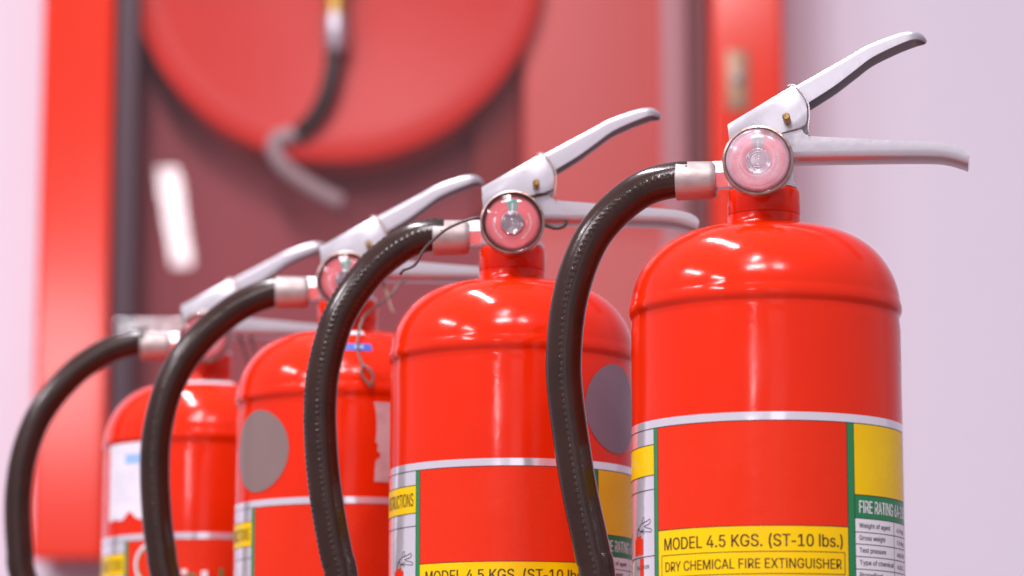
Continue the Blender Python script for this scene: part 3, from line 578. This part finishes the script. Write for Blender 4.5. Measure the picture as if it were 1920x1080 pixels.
# ------------------------------------------------------------------ build the four extinguishers
EX = [  # x, y, turn, label turn, seal material, painted cover glare, label
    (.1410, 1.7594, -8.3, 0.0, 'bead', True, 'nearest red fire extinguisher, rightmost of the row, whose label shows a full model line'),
    (.0002, 1.9413, 0.0, 9.3, 'string', False, 'red fire extinguisher with a violet-grey round sticker and a loose black wire by its gauge'),
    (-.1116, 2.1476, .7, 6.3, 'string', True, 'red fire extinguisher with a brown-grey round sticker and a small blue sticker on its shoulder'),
    (-.2319, 2.3974, 4.0, 15.5, 'string', False, 'farthest red fire extinguisher, leftmost of the row, with a torn white paper sticker'),
]
GROUP = 'fire extinguishers standing in a row'
ROOT = []
for i, (ex, ey, al, lt, seal, glare, lab) in enumerate(EX):
    root = empty('fire_extinguisher', (ex, ey, 0.0005), lab, 'fire extinguisher', GROUP, R(al)); ROOT.append(root)
    link('body', ME['body'], root, M['red']); link('neck', ME['neck'], root, M['red'])
    link('valve', ME['valve'], root, M['nutm']); link('nut', ME['nut'], root, M['nutm'])
    link('upper_lever', ME['upper_lever'], root, M['lever']); link('lower_lever', ME['lower_lever'], root, M['lever'])
    br = link('lever_bracket', ME['lever_bracket'], root, M['lever']); link('pivot_pin', ME['pivot_pin'], br, M['brass'])
    th = ME['seal_thread'] if seal == 'bead' else ME['seal_thread'].copy()
    if seal != 'bead': th.materials.clear()
    link('seal_thread', th, root, M[seal])
    hm, end = hose_mesh(HO[i], i * 1.3, [[(2, .00040)], [(6, .00055), (70, .0005), (-42, .0004)], [(6, .00055)], [(12, .0004)]][i])
    ho = link('hose', hm, root, M['rubber']); link('ferrule', ME['ferrule'], ho, M['alu'])
    nzm = mk(lambda b: lathe(b, [(0, .012), (.0125, .012), (.013, .0), (.0125, -.03), (.010, -.05), (.011, -.075), (.009, -.078), (0, -.06)], 32, 'Z', (end.x, end.y, end.z)), True, 40)
    link('nozzle', nzm, ho, M['black_plastic'])
    g = link('gauge', ME['gauge'], root, M['bezel'])
    link('dial', ME['dial'], g, M['dial']); link('coil', ME['coil'], g, M['coil']); link('coil_plate', ME['coil_plate'], g, M['coil_plate'])
    link('pressure_zone', ME['pressure_zone'], g, M['dial_green']); link('needle', ME['needle'], g, M['pale'])
    link('dial_marking', ME['dial_marking'], g, M['pale'])
    cm = ME['cover'] if not glare else ME['cover'].copy()
    link('cover_glass', cm, g, M['cover_milky'] if glare else M['cover'])
    lb = link('label', ME['label'], root, M['foil'], (0, 0, (0, -.0040, -.0056, -.0064)[i]), R(lt - al))
    for nm, key, mt in (('red_field', 'red_field', 'label_red'), ('yellow_field', 'yellow_field', 'label_yellow'), ('green_strip', 'green_stripL', 'label_green'),
                        ('green_strip', 'green_stripR', 'label_green'), ('yellow_field', 'yellow_right', 'label_yellow'), ('rating_field', 'green_rating', 'label_green'),
                        ('table_field', 'white_table', 'white_ink'), ('instruction_field', 'yellow_left', 'label_yellow'), ('rule_lines', 'rule_lines', 'ink'),
                        ('model_lettering', 'model_lettering', 'brown_ink'), ('type_lettering', 'type_lettering', 'brown_ink'), ('rating_lettering', 'rating_lettering', 'white_ink'),
                        ('table_lettering', 'table_lettering', 'ink'), ('pictogram_hand', 'pictogram_hand', 'ink'), ('pictogram_bottle', 'pictogram_bottle', 'label_red'), ('step_lettering', 'step_lettering', 'ink')):
        link(nm, ME[key], lb, M[mt])
    if i: link('instruction_lettering', ME['instructions_lettering'], lb, M['ink'])

def on(i, name, fn, m, parent=None, label=None):
    """a piece stuck on extinguisher i, given in world-facing label angles"""
    o = link(name, mk(fn), parent or ROOT[i], M[m] if isinstance(m, str) else m)
    if parent is None: o.rotation_euler = (0, 0, R(-EX[i][2]))
    if label: o['label'] = label
    return o
rs = .07506
# second: violet round sticker, seal wire
on(1, 'round_sticker', lambda b: disc(b, 55.6, .3458, .0269, rs), 'sticker_violet', None, 'violet-grey round sticker')
def wires(i, name, pts, rad, m, n=50):
    p, _ = catmull([Vector(q) / 1000 for q in pts], n)
    return link(name, mk(lambda b: tube(b, p, rad, 8)), ROOT[i], M[m])
wires(1, 'seal_wire', [(-12, -32, 465), (-18.0, -34, 464.2), (-24.5, -35, 462.9), (-32.5, -35, 460.2), (-40.6, -35, 456.0), (-48.0, -35, 449.7), (-53.5, -35, 443.8), (-57.6, -35, 436.3), (-60.8, -35, 433.3), (-65.7, -35, 431.4), (-67.9, -35, 428.7)], .0009, 'wire')
wires(1, 'seal_wire', [(10, -16, 463), (19.5, -12, 463.4), (26.1, -12, 461.6), (31.1, -12, 462.5), (33.1, -9, 465.5)], .0012, 'wire')
wires(1, 'seal_wire', [(4, -15, 479.5), (13, -14, 481.5), (20, -14, 483.2), (25, -13.6, 485.5)], .0007, 'wire')
# third: round sticker, shoulder sticker, paper sticker, hanging wire
on(2, 'round_sticker', lambda b: disc(b, -48.0, .3436, .0272, rs), 'sticker_grey', None, 'brown-grey round sticker')
def shoulder(a0, a1, s0, s1, lift=.0003):
    """sticker on the dome between two profile parameters"""
    def f(b):
        rows_ = []
        for k in range(7):
            t = s0 + (s1 - s0) * k / 6
            r_ = .0748 * math.cos(t) ** (2 / 3.497) + lift * math.cos(t); z_ = .3855 + .0437 * math.sin(t) ** (2 / 1.713) + lift * math.sin(t) + lift * .5
            rows_.append([b.verts.new(cp(a0 + (a1 - a0) * j / 8, z_, r_)) for j in range(9)])
        for A, B in zip(rows_, rows_[1:]):
            for j in range(8): b.faces.new((A[j], A[j + 1], B[j + 1], B[j]))
    return f
bs = on(2, 'shoulder_sticker', shoulder(1.5, 17, .60, .74), 'blue', None, 'small blue sticker')
on(2, 'sticker_emblem', shoulder(7, 12, .64, .70, .0005), 'pale_blue', bs)
on(2, 'sticker_edge', shoulder(2, 15, .97, 1.10), 'paper', bs)  # white strip painted as a lamp reflection near the neck
def torn(a0, a1, z0, z1, bites, r_):
    def f(b):
        n = 24; lo = []; hi = []
        for k in range(n + 1):
            t = k / n; a = a0 + (a1 - a0) * t
            d = max([0] + [h * max(0, 1 - abs(t - c) / wd) for c, wd, h in bites]) + random.uniform(0, .0004)
            lo.append(b.verts.new(cp(a, z0 + d, r_))); hi.append(b.verts.new(cp(a, z1, r_)))
        for k in range(n): b.faces.new((lo[k], lo[k + 1], hi[k + 1], hi[k]))
    return f
def paper_strip(b):
    n = 26; rows_ = []
    for k in range(n + 1):
        t = k / n; z_ = .3735 - .0525 * t
        e = 16.8 + (1.2 * math.sin(t * 5) + (2.0 if .62 < t < .72 else 0) + (1.5 if t > .5 else 0)) * (t > .06)
        rows_.append([b.verts.new(cp(e + (38 - e) * j / 10, z_, rs)) for j in range(11)])
    for A, B in zip(rows_, rows_[1:]):
        for j in range(10): b.faces.new((A[j], A[j + 1], B[j + 1], B[j]))
on(2, 'paper_sticker', paper_strip, mat('aged_paper', (.62, .36, .36), .5, var=(80, (.50, .22, .22), .7)), None, 'torn pinkish paper sticker')
wires(2, 'hanging_wire', [(40, -10, 466), (35.1, -20, 460.0), (30.5, -26, 452.4), (23.3, -36, 444.7), (16.9, -44, 438.2), (12.3, -52, 432.0), (9.9, -60, 421.8), (9.2, -66, 412.7), (10.6, -70, 403.7), (13.3, -74, 397.5), (17.6, -76.5, 394.6), (20.0, -77.5, 389), (19.0, -78, 384), (18.7, -78, 382), (17, -78, 385), (14.4, -77.5, 387.6), (12.2, -77, 391.5), (12.8, -75.5, 397)], .00095, 'wire_grey', 110)
wires(2, 'seal_string', [(23, -2, 466), (25.2, 0, 461.6), (28.5, 0, 449.8), (31.1, 0, 443.2)], .0011, 'string', 14)
# fourth: paper sticker, label emblem, hanging wires
ps = on(3, 'paper_sticker', torn(-61.5, -26, .3212, .3782, [(.60, .17, .0065), (.2, .1, .0015)], rs), 'paper', None, 'white paper sticker with a torn lower edge')
on(3, 'printed_heading', lambda b: patch(b, -44.5, -31, .3625, .3695, rs + .0001), 'pale_blue', ps)
on(3, 'printed_text', lambda b: [patch(b, -56 + random.uniform(0, 2), -33 - random.uniform(0, 8), z_, z_ + .0007, rs + .0001) for z_ in (.3555, .3515, .3475, .3435, .3395, .3355)], mat('faint_print', (.62, .58, .68), .6), ps)
on(3, 'neck_sticker', shoulder(-17, 32, 1.06, 1.20), 'paper', None, 'white strip at the foot of the neck')  # white strip imitates a lamp reflection in the neck fillet
lab4 = [c for c in ROOT[3].children if c.name.startswith('label')][0]
A4 = EX[3][3]
on(3, 'emblem', lambda b: disc(b, -23.5 - A4, .2945, .0158, r2, .0138), 'paper', lab4)
on(3, 'emblem_ring', lambda b: disc(b, -23.5 - A4, .2945, .0138, r2, .0124), 'label_green', lab4)
on(3, 'notice_field', lambda b: (patch(b, 5 - A4, 8.5 - A4, .240, .2890, r2), patch(b, -6 - A4, -3 - A4, .2865, .2900, r2)), 'white_ink', lab4)  # white blocks paint in the neighbouring label's reflection
on(3, 'notice_mark', lambda b: (patch(b, -3 - A4, 2 - A4, .2830, .2870, r3), patch(b, 15 - A4, 17 - A4, .24, .291, r3)), 'label_green', lab4)  # green blocks of the same painted reflection
wires(3, 'hanging_wire', [(25, 0, 467), (26.5, 0, 462.9), (30.8, 0, 449.8), (33.3, 0, 438.4), (34, 0, 433)], .0011, 'wire_grey', 14)
wires(3, 'hanging_wire', [(33.5, 0, 467), (34.6, 0, 463.0), (37.1, 0, 454.8), (40.5, 0, 442.6), (42.5, 0, 436)], .0011, 'wire_grey', 14)
